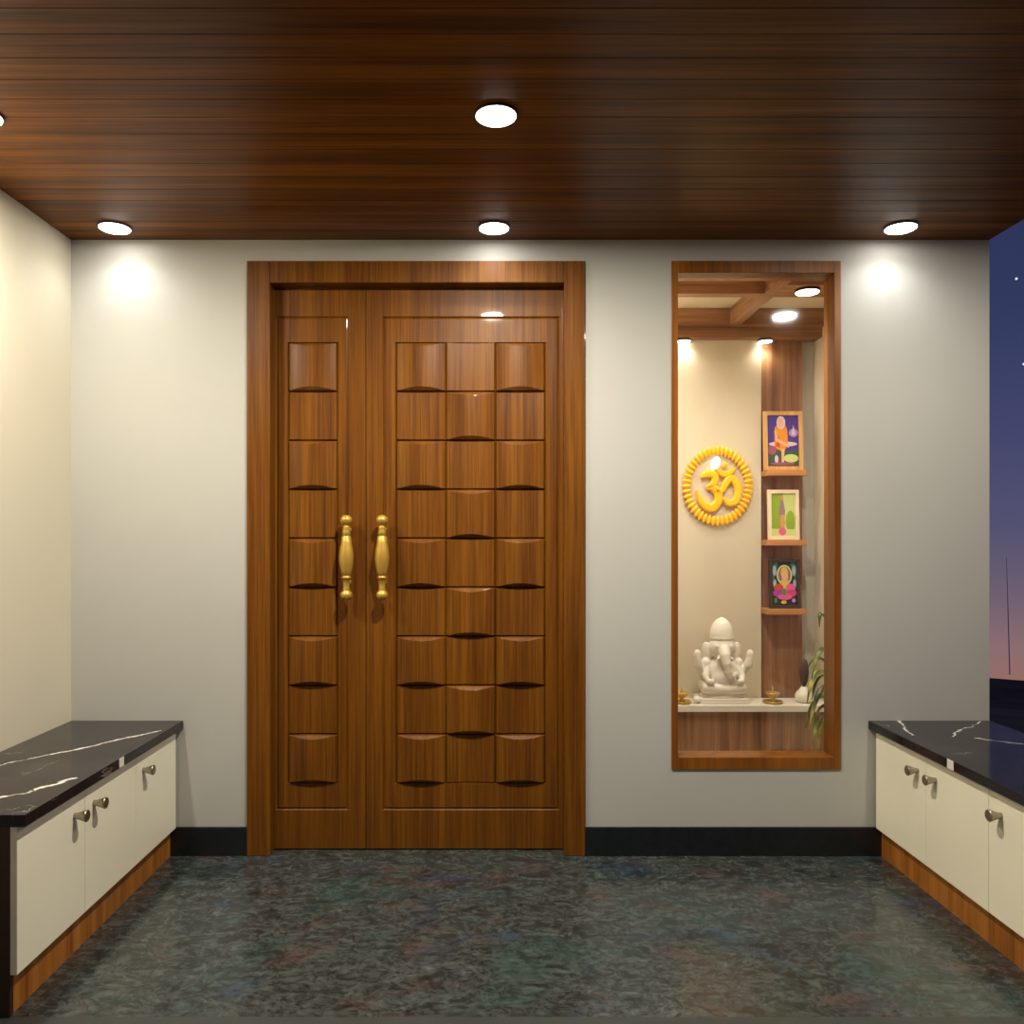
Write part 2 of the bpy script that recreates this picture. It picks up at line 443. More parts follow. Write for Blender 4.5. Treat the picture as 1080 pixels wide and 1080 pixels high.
def pull(parent, px, side):
    zc = LZ(587.5); hx = X(px, YL - 0.05) - dcx
    k = 1 / 258.0
    pr = [(0, 44.5), (3.5, 43.8), (6, 41), (6.3, 38.5), (5.2, 35.5), (3.2, 33.6), (3.0, 33), (3.9, 32), (3.6, 30.5), (4.1, 27), (4.6, 23.5), (4.0, 23), (4.0, 22.2), (4.8, 21.6),
          (5.6, 15), (6.8, 9), (7.5, 3), (7.6, -2), (7.0, -8), (5.8, -14), (4.9, -18.5), (4.4, -19), (4.4, -20), (5.0, -20.4), (5.0, -22), (3.9, -22.6), (3.6, -28), (3.3, -32), (3.9, -33.5), (3.4, -34.6),
          (5.4, -36.5), (6.4, -39), (5.9, -42), (3.6, -44.3), (0, -45)]
    bm = lathe(bmesh.new(), [(r * k, z * k) for r, z in pr], 28)
    o = obj('pull_handle', bm, M_BRASS, parent, (hx, -0.052, zc), smooth=True, label='turned gold pull handle')
    # two fixing posts are part of the handle's casting
    bm2 = bmesh.new(); bm2.from_mesh(o.data)
    for zz in (29 * k, -27 * k):
        lathe(bm2, [(0.0, 0), (0.007, 0), (0.007, 0.046), (0.012, 0.049), (0.012, 0.056), (0, 0.056)], 16, Matrix.Translation((0, 0, zz)) @ Matrix.Rotation(-PI / 2, 4, 'X'))
    bmesh.ops.recalc_face_normals(bm2, faces=bm2.faces); bm2.to_mesh(o.data); bm2.free()
    for p in o.data.polygons: p.use_smooth = True
    return o
pull(narrow, 365.3, -1); pull(wide, 403, 1)

# ------------------------------------------------------------------ window_1
win = struct('window_1'); win.location = ((WX0 + WX1) / 2, YW, 0)
wcx = (WX0 + WX1) / 2
fs, ft = 6.8 / S, 12.8 / S; FD = WT
hx0, hx1 = WX0 - wcx, WX1 - wcx
obj('window_jamb', boxes((hx0, hx0 + fs, -0.006, FD, WZ0, WZ1)), M_WFRAME, win, bevel=0.0015)
obj('window_jamb', boxes((hx1 - fs, hx1, -0.006, FD, WZ0, WZ1)), M_WFRAME, win, bevel=0.0015)
obj('window_head', boxes((hx0 + fs, hx1 - fs, -0.006, FD, WZ1 - ft, WZ1)), M_WFRAME, win, bevel=0.0015)
obj('window_sill', boxes((hx0 + fs, hx1 - fs, -0.006, FD, WZ0, WZ0 + ft)), M_WFRAME, win, bevel=0.0015)
obj('pane', boxes((hx0 + fs - 0.004, hx1 - fs + 0.004, 0.060, 0.0605, WZ0 + ft - 0.004, WZ1 - ft + 0.004)), M_GLASS, win)

# ------------------------------------------------------------------ prayer room behind the window
YB = 4.50                         # its back wall
PX0, PX1 = 0.72, X(858.5, YB)
PC = CAM_H + 1.2235               # white ceiling
struct('wall_pooja_back', boxes((PX0 - 0.1, PX1 + 0.1, YB, YB + 0.1, 0, PC + 0.1)), M_POOJAGREY)
struct('wall_pooja_right', boxes((PX1, PX1 + 0.1, WB, YB, 0, PC + 0.1)), M_POOJAWALL)
struct('wall_pooja_left', boxes((PX0 - 0.1, PX0, WB, YB, 0, PC + 0.1)), M_POOJAWALL)
struct('floor_pooja', boxes((PX0 - 0.1, PX1 + 0.1, WB, YB + 0.1, -0.1, 0)), M_COUNTER)
struct('ceiling_pooja', boxes((PX0 - 0.1, PX1 + 0.1, WB, YB + 0.1, PC, PC + 0.1)), M_POOJAWALL)
YPN = 4.45
struct('trim_3', boxes((PX0, X(803, YPN), YPN, YB, 0, CAM_H + 1.084)), M_POOJAWALL, bevel=0.002)                     # raised cream wall panel
struct('trim_4', boxes((X(803, YPN) + 0.001, X(846, 4.48), 4.48, YB, 0, CAM_H + 1.084)), M_POOJAW)                  # wooden wall strip
# coffered wooden ceiling
SOF, GRD = CAM_H + 1.084, CAM_H + 1.138
struct('trim_5', boxes((PX0, PX1, 4.39, YB, SOF, PC)), M_POOJAX)                                                   # rear soffit
struct('trim_6', boxes((PX0, PX1, 4.33, 4.39, GRD, PC)), M_POOJAX)                                                  # rear beam
struct('trim_7', boxes((PX0, PX1, 3.79, 3.845, GRD, PC)), M_POOJAX)                                                 # cross beam
struct('trim_8', boxes((1.284, 1.342, WB, 3.79, GRD, PC), (1.284, 1.342, 3.845, 4.33, GRD, PC)), M_POOJAY)          # beam running towards the window
struct('trim_9', boxes((1.342, PX1, 3.66, 3.79, GRD, PC)), M_POOJAX)                                                # wide rear end of the near coffer
struct('trim_10', boxes((PX0, 1.284, WB, 3.47, GRD, PC), (1.342, PX1, WB, 3.47, GRD, PC)), M_POOJAX)                # front beam

# ------------------------------------------------------------------ hills and mast beyond the porch
bm = bmesh.new()
rs = [0.0, 3, 5, 7, 9, 12, 18, 30, 60, 120, 220, 320, 380, 400, 430, 500, 900]
na = 120; rings = []
def hh(r, a):
    if r <= 7: z = -0.55
    elif r <= 380: z = -0.55 - (r - 7) * 0.1755
    elif r <= 400: z = -66 + 0.0
    else: z = -66 - (r - 400) * 0.2
    rid = 400 * (-0.1610 * (1 / math.hypot(1, 0)) ) 
    if 380 <= r <= 430: z = -61.5 + 1.3 * math.sin(a * 9) + 0.8 * math.sin(a * 23 + 1) + 0.5 * math.sin(a * 57)
    return z
for r in rs:
    if r == 0: rings.append([bm.verts.new((0, 2.0, -0.55))]); continue
    rings.append([bm.verts.new((r * math.cos(2 * PI * k / na), 2 + r * math.sin(2 * PI * k / na), hh(r, 2 * PI * k / na))) for k in range(na)])
for k in range(na):
    bm.faces.new((rings[0][0], rings[1][k], rings[1][(k + 1) % na]))
for a, b in zip(rings[1:], rings[2:]):
    for k in range(na): bm.faces.new((a[k], b[k], b[(k + 1) % na], a[(k + 1) % na]))
struct('ground', bm, M_LAND, smooth=True)
struct('trim_11', boxes((X_L - 0.15, X_R, -2.4, YW + 0.25, -0.7, -0.12)), M_ROOF)    # plinth the porch stands on

md = 330
bm = bmesh.new()
tube(bm, [(X(1065, md), md, Z(712, md)), (X(1063.3, md), md, Z(650, md)), (X(1061.5, md), md, Z(588, md))], [0.2, 0.17, 0.08], 10)
tag(obj('mast', bm, M_MAST, loc=(0, 0, 0)), 'thin grey mast standing far off against the dusk sky at the right', 'mast')

# ------------------------------------------------------------------ benches with cabinets
def knob(parent, side, y, z):
    # flared metal knob on a short neck, axis along the door's normal
    pr = [(0, 0), (0.009, 0), (0.009, 0.003), (0.0085, 0.005), (0.0095, 0.010), (0.0145, 0.026), (0.0182, 0.036), (0.0182, 0.039), (0.016, 0.041), (0, 0.041)]
    bm = lathe(bmesh.new(), pr, 24, Matrix.Rotation(side * PI / 2, 4, 'Y'))
    o = obj('knob', bm, M_NICKEL, parent, (0, y, z), smooth=False, bevel=0)
    for p in o.data.polygons: p.use_smooth = len(p.vertices) == 4
    o['label'] = 'flared nickel knob'
    return o

SEAMS = [2.185, 2.555, 2.923, 3.298]
def bench(side, xdoor, xout, label, tlabel, veins, patches):
    """side=+1: doors face +x (left bench), -1: doors face -x (right bench)"""
    t = thing('bench_cabinet', label, 'cabinet', ((xdoor + xout) / 2, 2.742, 0))
    cx, cy = (xdoor + xout) / 2, 2.742
    xd = xdoor - cx; xo = xout - cx
    xc = xd - side * 0.0195          # carcass front
    def b(x0, x1, y0, y1, z0, z1): return boxes((min(x0, x1), max(x0, x1), y0, y1, z0, z1))
    obj('carcass', b(xc, xo, 2.203 - cy, 3.303 - cy, 0.112, 0.5135), M_CREAM, t)
    obj('end_panel', b(xc, xo, 2.185 - cy, 2.203 - cy, 0.0, 0.5135), M_PLINTHD, t, bevel=0.001, label='dark brown wooden end panel')
    obj('plinth', b(xc - side * 0.004, xo, 2.2035 - cy, 3.303 - cy, 0.0, 0.112), M_PLINTH, t, label='orange brown wooden plinth')
    for i in range(3):
        y0, y1 = SEAMS[i] + 0.001, SEAMS[i + 1] - 0.001
        d = obj('door', b(-side * 0.019, 0, y0 - cy, y1 - cy, 0.114, 0.5125), M_CREAM, t, (xd, 0, 0), bevel=0.0012)
        ky = ({0: SEAMS[1] - 0.066, 1: SEAMS[1] + 0.056, 2: SEAMS[2] + 0.06} if side > 0 else {2: SEAMS[2] + 0.053, 1: SEAMS[2] - 0.067, 0: SEAMS[1] - 0.063})[i]
        knob(d, side, ky - cy, 0.4385)
    o = obj('marble_slab', b((xdoor + side * 0.026) - cx, xo, 2.178 - cy, 3.308 - cy, -0.0165, 0.0165), marble('black_marble_' + ('a' if side > 0 else 'b'), [tuple((v[0] - cx, v[1] - cy, v[2] - cx, v[3] - cy, v[4], v[5])) for v in veins], [(p[0] - cy, p[1]) for p in patches]), None, (cx, cy, 0.530), bevel=0.0015)
    tag(o, tlabel, 'worktop')
    return t
bench(1, X(185.8, 3.3), X_L + 0.002, 'cream three-door bench cabinet against the left wall', 'black marble slab with long white veins topping the left bench',
      [(-1.75, 2.40, -1.262, 3.14, 0.011, 0.10), (-1.60, 1.95, -1.272, 2.52, 0.013, 0.12)], [(2.755, 0.018)])
bench(-1, X(923.5, 3.3), X_R, 'cream bench cabinet at the open right side beside the night sky', 'black marble slab with short white veins topping the right bench',
      [(1.665, 3.315, 1.60, 3.06, 0.011, 0.12), (1.99, 3.29, 1.72, 3.05, 0.006, 0.12), (1.80, 3.02, 1.93, 2.92, 0.006, 0.1), (1.70, 2.5, 2.0, 2.75, 0.006, 0.1)], [(2.72, 0.02)])

# ------------------------------------------------------------------ ceiling downlights
def downlight(name, label, loc, r, h, mat, group, watts, col, cone, blend=1.0, rot=(0, 0, 0)):
    t = thing(name, label, 'ceiling light', loc, 0, group)
    obj('housing', lathe(bmesh.new(), [(0, 0), (r * 1.06, 0), (r * 1.06, -h), (r * 0.98, -h), (r * 0.98, -h + 0.004), (0, -h + 0.004)], 40), M_HOUSING, t)
    obj('diffuser', lathe(bmesh.new(), [(0, -h + 0.003), (r * 0.975, -h + 0.003), (r * 0.975, -h - 0.001), (r * 0.93, -h - 0.003), (0, -h - 0.003)], 40), mat, t)
    ld = bpy.data.lights.new('lamp_beam', 'SPOT'); ld.energy = watts; ld.color = col; ld.spot_size = cone; ld.spot_blend = blend; ld.shadow_soft_size = 0.014
    lo = bpy.data.objects.new('lamp_beam', ld); COL.objects.link(lo); lo.parent = t; lo.location = (0, 0, -h - 0.018)
    return t
G = 'porch ceiling downlights'
def at_ceiling(px, row):
    yy = (0.9574 * YW, 0.705 * YW, 0.705 * YW - 0.836)[row]
    return ((px - 515) / (0.9574 * YW) * 0 + px, yy, H_CEIL)
R1Y, R2Y, R3Y = 0.958 * YW, 0.7035 * YW, 0.449 * YW
XL1, XC1, XR1 = X(121, R1Y), X(521, R1Y), X(950, R1Y)
HL = 0.007
d0 = downlight('downlight', 'round white downlight over the left corner of the back wall', (XL1, R1Y, H_CEIL), 0.0585, HL, M_LAMP, G, LAMP_W, LAMP_COL, math.radians(146))
for x, yy, lab in ((XC1, R1Y, 'round white downlight close above the carved double door'), (XR1, R1Y, 'round white downlight over the wall right of the window'),
                   (XL1, R2Y, 'round white downlight cut by the left edge of the picture'), (XC1, R2Y, 'large round white downlight nearest the viewer, mid-ceiling'),
                   (XR1, R2Y, 'round white downlight above the right bench, mirrored in the window glass')):
    r = dup(d0, (x, yy, H_CEIL), lab)
    if yy == R2Y:
        for c in r.children:
            if c.type == 'LIGHT':
                c.data = bpy.data.lights.new('lamp_glow', 'AREA'); c.data.shape = 'DISK'; c.data.size = 0.112
                c.location = (0, 0, -HL - 0.004); c.data.color = LAMP2_COL
                c.data.energy = LAMP2_W * {XL1: 1.15, XC1: 2.1, XR1: 0.88}[x]

GP = 'prayer room downlights'
p0 = downlight('prayer_room_downlight', 'small warm downlight above the wooden shelf strip, seen through the window', (X(807.5, 4.43), 4.435, SOF), 0.036, 0.012, M_WLAMP, GP, POOJA_W, POOJA_COL, math.radians(150))
dup(p0, (X(721, 4.43), 4.435, SOF), 'small warm downlight at the left window jamb above the cream panel')
q0 = downlight('prayer_room_downlight', 'warm downlight in the top right corner of the window', (X(851.5, 3.73), 3.73, GRD), 0.052, 0.012, M_WLAMP, GP, POOJA_W * 8, POOJA_COL, math.radians(150))
reveal_fill = dup(p0, (0.95, 3.44, GRD), 'added unseen fill lamp under the front beam of the prayer room, hidden by the window head')  # added lamp out of view, brightens the inner sides of the window frame
for c in reveal_fill.children:
    if c.type == 'LIGHT': c.data = c.data.copy(); c.data.energy = POOJA_W * 17
dup(q0, (0.84, 4.05, PC), 'added unseen fill lamp in the left coffer of the prayer room, hidden by the window jamb')  # extra lamp kept out of view, added to brighten the room

# ------------------------------------------------------------------ prayer counter
bc = boxes((PX0, PX1 - 0.002, 4.268, YB - 0.07, 0.0, 0.381))
tag(obj('counter_cabinet', bc, M_POOJAW), 'wooden counter cabinet below the white slab in the prayer room', 'cabinet')
tag(obj('stone_slab', boxes((PX0, PX1 - 0.002, 4.246, 4.4495, 0.381, 0.416)), M_COUNTER, bevel=0.003), 'white stone slab on the wooden prayer counter', 'worktop')

# ------------------------------------------------------------------ shelves and framed pictures
YSH = 4.36
shelf_x0, shelf_x1 = X(803, YPN) + 0.003, X(851, YSH)
def shelf(py, label):
    zt = Z(py, YSH)
    o = obj('wall_shelf', boxes((0, shelf_x1 - shelf_x0, 0, 4.479 - YSH, -0.03, 0)), M_SHELF, None, (shelf_x0, YSH, zt), bevel=0.002)
    tag(o, label, 'shelf', 'shelves on the wooden strip'); return zt
z1 = shelf(495.5, 'small wooden wall shelf holding the largest framed picture, topmost of three')
z2 = shelf(569.5, 'small wooden wall shelf holding the white-framed green picture')
z3 = shelf(642.5, 'small wooden wall shelf holding the dark-framed picture, lowest of three')

def flat(name, c, rough=0.4): return plain(name, c, rough)
def picture(label, px0, px1, py0, zt, fcol, border, layers, bgcol, fname):
    yy = 4.405; w_ = X(px1, yy) - X(px0, yy); h_ = Z(py0, yy) - zt
    t = thing('framed_picture', label, 'picture', ((X(px0, yy) + X(px1, yy)) / 2, yy, zt), 0, 'framed pictures on the shelves')
    t.rotation_euler = (-0.05, 0, 0)
    b = border; hw = w_ / 2
    obj('frame', boxes((-hw, -hw + b, -0.009, 0.009, 0, h_), (hw - b, hw, -0.009, 0.009, 0, h_), (-hw + b, hw - b, -0.009, 0.009, 0, b), (-hw + b, hw - b, -0.009, 0.009, h_ - b, h_)), fcol, t, bevel=0.0015)
    bm = bmesh.new(); mats = [bgcol]
    box(bm, -hw + b, hw - b, 0.0, 0.006, b, h_ - b)
    for f in bm.faces: f.material_index = 0
    iw, ih = w_ - 2 * b, h_ - 2 * b
    # printed shapes: polygons (u right, v up in 0..1) laid one above the other
    for i, (poly, m) in enumerate(layers):
        if m not in mats: mats.append(m)
        yq = -0.0003 * (i + 1)
        vs_ = [bm.verts.new((-hw + b + u * iw, yq, b + v * ih)) for u, v in poly]
        f = bm.faces.new(vs_); f.material_index = mats.index(m)
    # keep the printed shapes facing the viewer
    bm.normal_update()
    o = obj('print', bm, mats, t, smooth=False)
    return t
def E(cx, cy, rx, ry, n=20, a0=0, a1=2 * PI): return [(cx + rx * math.cos(a0 + (a1 - a0) * k / n), cy + ry * math.sin(a0 + (a1 - a0) * k / n)) for k in range(n + (0 if abs(a1 - a0 - 2 * PI) < 1e-6 else 1))]
c_purple = flat('print_purple', (70, 48, 140)); c_navy = flat('print_navy', (38, 30, 82)); c_orange = flat('print_orange', (226, 142, 34)); c_red = flat('print_red', (190, 70, 40))
c_skin = flat('print_skin', (220, 176, 140)); c_pale = flat('print_pale', (212, 190, 210)); c_lilac = flat('print_lilac', (176, 136, 200)); c_greenD = flat('print_dark_green', (58, 84, 66)); c_rose = flat('print_rose', (150, 84, 110))
c_green = flat('print_green', (140, 168, 40)); c_lgreen = flat('print_light_green', (196, 208, 130)); c_mauve = flat('print_mauve', (150, 118, 120)); c_pink = flat('print_pink', (222, 90, 150)); c_tan = flat('print_tan', (206, 150, 96))
c_black = flat('print_black', (26, 34, 34)); c_teal = flat('print_teal', (40, 110, 96)); c_magenta = flat('print_magenta', (205, 60, 130)); c_gold = flat('print_gold', (214, 180, 96)); c_sky = flat('print_sky', (150, 180, 200)); c_leaf = flat('print_leaf', (70, 140, 60))
c_mag2 = flat('print_violet', (170, 60, 160))
w_oak = wood('oak_frame', (186, 134, 78), (206, 156, 98), (222, 176, 118), 'z', 0.45, 0.3, 2)
w_white = plain('ivory_frame', (232, 214, 186), 0.4); w_dark = plain('dark_brown_frame', (62, 44, 34), 0.4)
picture('oak-framed picture of a seated figure in orange robes on purple ground', 805.5, 847, 433.5, z1, w_oak, 0.022,
        [([(0, 0), (1, 0), (1, 0.34), (0.6, 0.30), (0.3, 0.36), (0, 0.30)], c_greenD), (E(0.75, 0.16, 0.24, 0.08), c_lgreen), (E(0.15, 0.33, 0.14, 0.1), c_rose), (E(0.84, 0.66, 0.15, 0.08), c_lilac), ([(0.78, 0.62), (0.90, 0.62), (0.84, 0.82)], c_pale),
         (E(0.5, 0.44, 0.46, 0.05), c_pale), ([(0.22, 0.42), (0.24, 0.75), (0.36, 0.86), (0.54, 0.86), (0.64, 0.72), (0.66, 0.44), (0.52, 0.28), (0.30, 0.34)], c_orange), ([(0.26, 0.40), (0.36, 0.62), (0.40, 0.36)], c_red), (E(0.44, 0.86, 0.14, 0.13), c_pale), (E(0.44, 0.86, 0.08, 0.09), c_skin),
         ([(0.22, 0.70), (0.28, 0.72), (0.34, 0.54), (0.70, 0.42), (0.68, 0.36), (0.26, 0.50)], c_skin), ([(0.44, 0.34), (0.54, 0.34), (0.52, 0.06), (0.44, 0.06)], c_skin), (E(0.28, 0.14, 0.06, 0.08), c_pale), (E(0.48, 0.05, 0.4, 0.03), c_rose)], c_purple, 'a')
picture('white-framed green picture of a slim standing figure on the middle shelf', 810, 843, 516.5, z2, w_white, 0.020,
        [([(0.55, 0), (1, 0), (1, 1), (0.5, 1)], c_lgreen), (E(0.8, 0.35, 0.2, 0.25), c_green), ([(0, 0), (1, 0), (1, 0.16), (0, 0.18)], c_lgreen), ([(0.32, 0.60), (0.40, 0.86), (0.50, 0.86), (0.58, 0.60), (0.55, 0.42), (0.36, 0.42)], c_mauve), (E(0.45, 0.90, 0.07, 0.06), c_tan),
         ([(0.38, 0.50), (0.52, 0.50), (0.58, 0.30), (0.48, 0.18), (0.40, 0.18), (0.34, 0.32)], c_tan), (E(0.45, 0.11, 0.16, 0.09), c_pink)], c_green, 'b')
picture('dark-framed picture of a haloed figure on a pink lotus, lowest shelf', 811.5, 844, 589.5, z3, w_dark, 0.018,
        [([(0, 0.45), (0.25, 1), (0.1, 1), (0, 0.9)], c_teal), ([(1, 0.45), (0.75, 1), (0.9, 1), (1, 0.9)], c_teal), (E(0.1, 0.8, 0.08, 0.12), c_sky), (E(0.9, 0.8, 0.08, 0.12), c_sky), (E(0.1, 0.5, 0.07, 0.1), c_sky), (E(0.92, 0.5, 0.07, 0.1), c_sky), (E(0.5, 0.70, 0.32, 0.24), c_lgreen), (E(0.5, 0.70, 0.26, 0.20), c_rose), (E(0.5, 0.76, 0.16, 0.13), c_gold), (E(0.52, 0.66, 0.14, 0.12), c_skin),
         ([(0.34, 0.58), (0.66, 0.58), (0.74, 0.34), (0.26, 0.34)], c_gold), (E(0.25, 0.40, 0.20, 0.10), c_red), (E(0.75, 0.40, 0.20, 0.10), c_pink), (E(0.25, 0.28, 0.24, 0.09), c_mag2), (E(0.75, 0.28, 0.24, 0.09), c_magenta), (E(0.5, 0.19, 0.3, 0.07), c_pink), (E(0.48, 0.31, 0.09, 0.08), c_leaf), (E(0.45, 0.07, 0.12, 0.04), c_gold), (E(0.86, 0.11, 0.08, 0.05), c_lilac), (E(0.12, 0.11, 0.07, 0.06), c_leaf)], c_black, 'c')

# ------------------------------------------------------------------ golden om emblem on the cream panel
YO = YPN - 0.02
om = thing('wall_emblem', 'golden yellow wall emblem inside a petal ring on the cream panel', 'wall decor', (X(757, YO), YO, Z(512.5, YO)))
k = YO / FP / 11.36                # one unit of the tracing
bm = bmesh.new(); NP = 44
for i in range(NP):
    a = 2 * PI * i / NP
    rx, ry = 372 * k, 425 * k
    c = Vector((rx * math.cos(a), 0.0, ry * math.sin(a)))
    ang = math.atan2(ry * math.sin(a), rx * math.cos(a))
    bmesh.ops.create_uvsphere(bm, u_segments=10, v_segments=6, radius=1, matrix=Matrix.Translation(c) @ Matrix.Rotation(-ang, 4, 'Y') @ Matrix.Diagonal((64 * k, 0.010, 22 * k, 1)))
tor = []
for i in range(64):
    a = 2 * PI * i / 64
    for rr in (345, 395):
        tor.append(bm.verts.new((rr * k * math.cos(a), 0.006 if rr else 0, rr * k * 425 / 372 * math.sin(a))))
for i in range(64):
    j = (i + 1) % 64; bm.faces.new((tor[2 * i], tor[2 * i + 1], tor[2 * j + 1], tor[2 * j]))
obj('petal_ring', bm, M_OM, om, smooth=True)
def spline(pts, n=8):
    P = [Vector(p) for p in pts]; outp = []
    for i in range(len(P) - 1):
        p0, p1, p2, p3 = P[max(i - 1, 0)], P[i], P[i + 1], P[min(i + 2, len(P) - 1)]
        for j in range(n):
            t = j / n
            outp.append(0.5 * ((2 * p1) + (p2 - p0) * t + (2 * p0 - 5 * p1 + 4 * p2 - p3) * t * t + (3 * p1 - p0 - 3 * p2 + p3) * t ** 3))
    outp.append(P[-1]); return outp
def stroke(bm, pts):
    """flattened brush stroke; pts = (px, py, half width) in tracing pixels about (480,540)"""
    q = spline([((x - 480) * k, -(y - 540) * k, wd * k * 1.15) for x, y, wd in pts])
    L_, R_ = [], []
    for i, p in enumerate(q):
        t = q[min(i + 1, len(q) - 1)] - q[max(i - 1, 0)]; t = Vector((t.x, t.y)).normalized(); nn = Vector((-t.y, t.x)) * max(p.z, 0.0008)
        rows = []
        for s, dep in ((-1, 0.010), (-1, -0.004), (-0.55, -0.010), (0.55, -0.010), (1, -0.004), (1, 0.010)):
            rows.append(bm.verts.new((p.x + nn.x * s, dep, p.y + nn.y * s)))
        L_.append(rows)
    for a, b in zip(L_, L_[1:]):
        for j in range(6): bm.faces.new((a[j], a[(j + 1) % 6], b[(j + 1) % 6], b[j]))
    bm.faces.new(L_[0]); bm.faces.new(L_[-1][::-1])
bm = bmesh.new()
stroke(bm, [(275, 435, 12), (330, 405, 34), (400, 395, 38), (450, 440, 36), (430, 510, 34), (360, 560, 20)])
stroke(bm, [(350, 565, 18), (420, 560, 36), (480, 620, 40), (485, 720, 42), (410, 800, 44), (320, 770, 36), (262, 690, 24), (232, 590, 8)])
stroke(bm, [(455, 600, 22), (530, 590, 30), (570, 520, 34), (630, 450, 38), (700, 500, 38), (725, 610, 36), (690, 720, 38), (610, 745, 34), (548, 690, 14)])
stroke(bm, [(470, 340, 8), (510, 380, 26), (570, 400, 32), (640, 370, 26), (690, 320, 8)])
obj('symbol', bm, M_OM, om)
bm = bmesh.new(); ell(bm, ((565 - 480) * k, 0, -(290 - 540) * k), (34 * k, 0.01, 40 * k))
obj('dot', bm, M_OM, om, smooth=True)
bm = bmesh.new()
stroke(bm, [(470, 190, 10), (468, 230, 34), (445, 290, 42), (418, 345, 10)])  # white highlight on the emblem, made as its own emissive shape
obj('glint', bm, M_OMW, om, label='white highlight built as a glowing flame')

# ------------------------------------------------------------------ white seated elephant-headed statue
st = thing('statue', 'white marble statue of a seated elephant-headed figure on the prayer counter', 'statue', (X(761, 4.355), 4.355, 0.416))
obj('pedestal', boxes((-0.135, 0.125, -0.078, 0.078, 0, 0.028)), M_STATUE, st, bevel=0.004)
bm = bmesh.new()
ell(bm, (-0.145, -0.052, 0.019), (0.022, 0.022, 0.019))
obj('offering', bm, M_STATUE, st, smooth=True)
bm = bmesh.new()
lathe(bm, [(0, 0.02), (0.118, 0.02), (0.122, 0.035), (0.112, 0.048), (0.108, 0.055), (0.114, 0.066), (0, 0.07)], 32, Matrix.Diagonal((1, 0.62, 1, 1)))
ell(bm, (0, 0.0, 0.145), (0.088, 0.062, 0.095))             # torso
ell(bm, (0.0, -0.030, 0.125), (0.070, 0.045, 0.060))        # belly
for s in (-1, 1):
    tube(bm, [(s * 0.04, 0, 0.09), (s * 0.105, -0.02, 0.088), (s * 0.10, -0.045, 0.08), (s * 0.02, -0.062, 0.075), (-s * 0.035, -0.06, 0.072)], [0.032, 0.034, 0.031, 0.025, 0.018], 14)   # folded legs
    ell(bm, (s * 0.085, 0.0, 0.205), (0.030, 0.030, 0.030))  # shoulder
    tube(bm, [(s * 0.078, 0, 0.205), (s * 0.122, -0.012, 0.165), (s * 0.132, -0.035, 0.20), (s * 0.138, -0.04, 0.24)], [0.027, 0.026, 0.023, 0.018], 12)   # raised arm
    ell(bm, (s * 0.139, -0.042, 0.255), (0.021, 0.014, 0.028))
    tube(bm, [(s * 0.075, -0.01, 0.19), (s * 0.098, -0.04, 0.14), (s * 0.085, -0.07, 0.115), (s * 0.06, -0.08, 0.12)], [0.022, 0.020, 0.016, 0.013], 12)    # lower arm
    ell(bm, (s * 0.078, 0.0, 0.268), (0.028, 0.014, 0.052), (0, s * 0.12, s * 0.3))   # ear
    ell(bm, (s * 0.037, -0.048, 0.30), (0.012, 0.01, 0.009))   # brow
    tube(bm, [(s * 0.03, -0.05, 0.245), (s * 0.042, -0.075, 0.232)], [0.009, 0.005], 8)   # tusk
ell(bm, (0, -0.005, 0.290), (0.072, 0.057, 0.062))           # head
tube(bm, [(0, -0.04, 0.285), (0, -0.072, 0.25), (0.004, -0.085, 0.21), (0.012, -0.085, 0.17), (0.03, -0.08, 0.145), (0.05, -0.082, 0.15), (0.055, -0.085, 0.168)], [0.034, 0.029, 0.024, 0.020, 0.017, 0.014, 0.011], 14)  # trunk
lathe(bm, [(0, 0.325), (0.064, 0.332), (0.067, 0.340), (0.063, 0.347), (0.063, 0.362), (0.057, 0.392), (0.044, 0.420), (0.026, 0.438), (0.012, 0.446), (0, 0.45)], 28, Matrix.Diagonal((1, 0.85, 1, 1)))  # crown
body = obj('figure', bm, M_STATUE, st, smooth=True)
rm = body.modifiers.new('remesh', 'REMESH'); rm.mode = 'VOXEL'; rm.voxel_size = 0.0045; rm.use_smooth_shade = True
sm = body.modifiers.new('smooth', 'SMOOTH'); sm.factor = 0.5; sm.iterations = 4

# ------------------------------------------------------------------ oil lamps, vase, potted plant
dl = thing('oil_lamp', 'small brass oil lamp right of the white statue', 'oil lamp', (X(815, 4.31), 4.31, 0.416), 0, 'brass oil lamps on the counter')
obj('saucer', lathe(bmesh.new(), [(0, 0.0), (0.040, 0), (0.050, 0.007), (0.052, 0.012), (0.047, 0.010), (0.02, 0.007), (0, 0.007)], 28), M_DIYA, dl, smooth=True)
obj('bowl', lathe(bmesh.new(), [(0, 0.006), (0.018, 0.006), (0.010, 0.016), (0.010, 0.024), (0.024, 0.036), (0.036, 0.050), (0.037, 0.056), (0.033, 0.054), (0.02, 0.042), (0, 0.04)], 28), M_DIYA, dl, smooth=True)
obj('spire', lathe(bmesh.new(), [(0.0, 0.036), (0.009, 0.038), (0.006, 0.052), (0.009, 0.058), (0.004, 0.072), (0.0, 0.094)], 16), M_DIYA, dl, smooth=True)
dup(dl, (X(719, 4.31), 4.31, 0.416), 'small brass oil lamp left of the statue, half behind the window jamb')

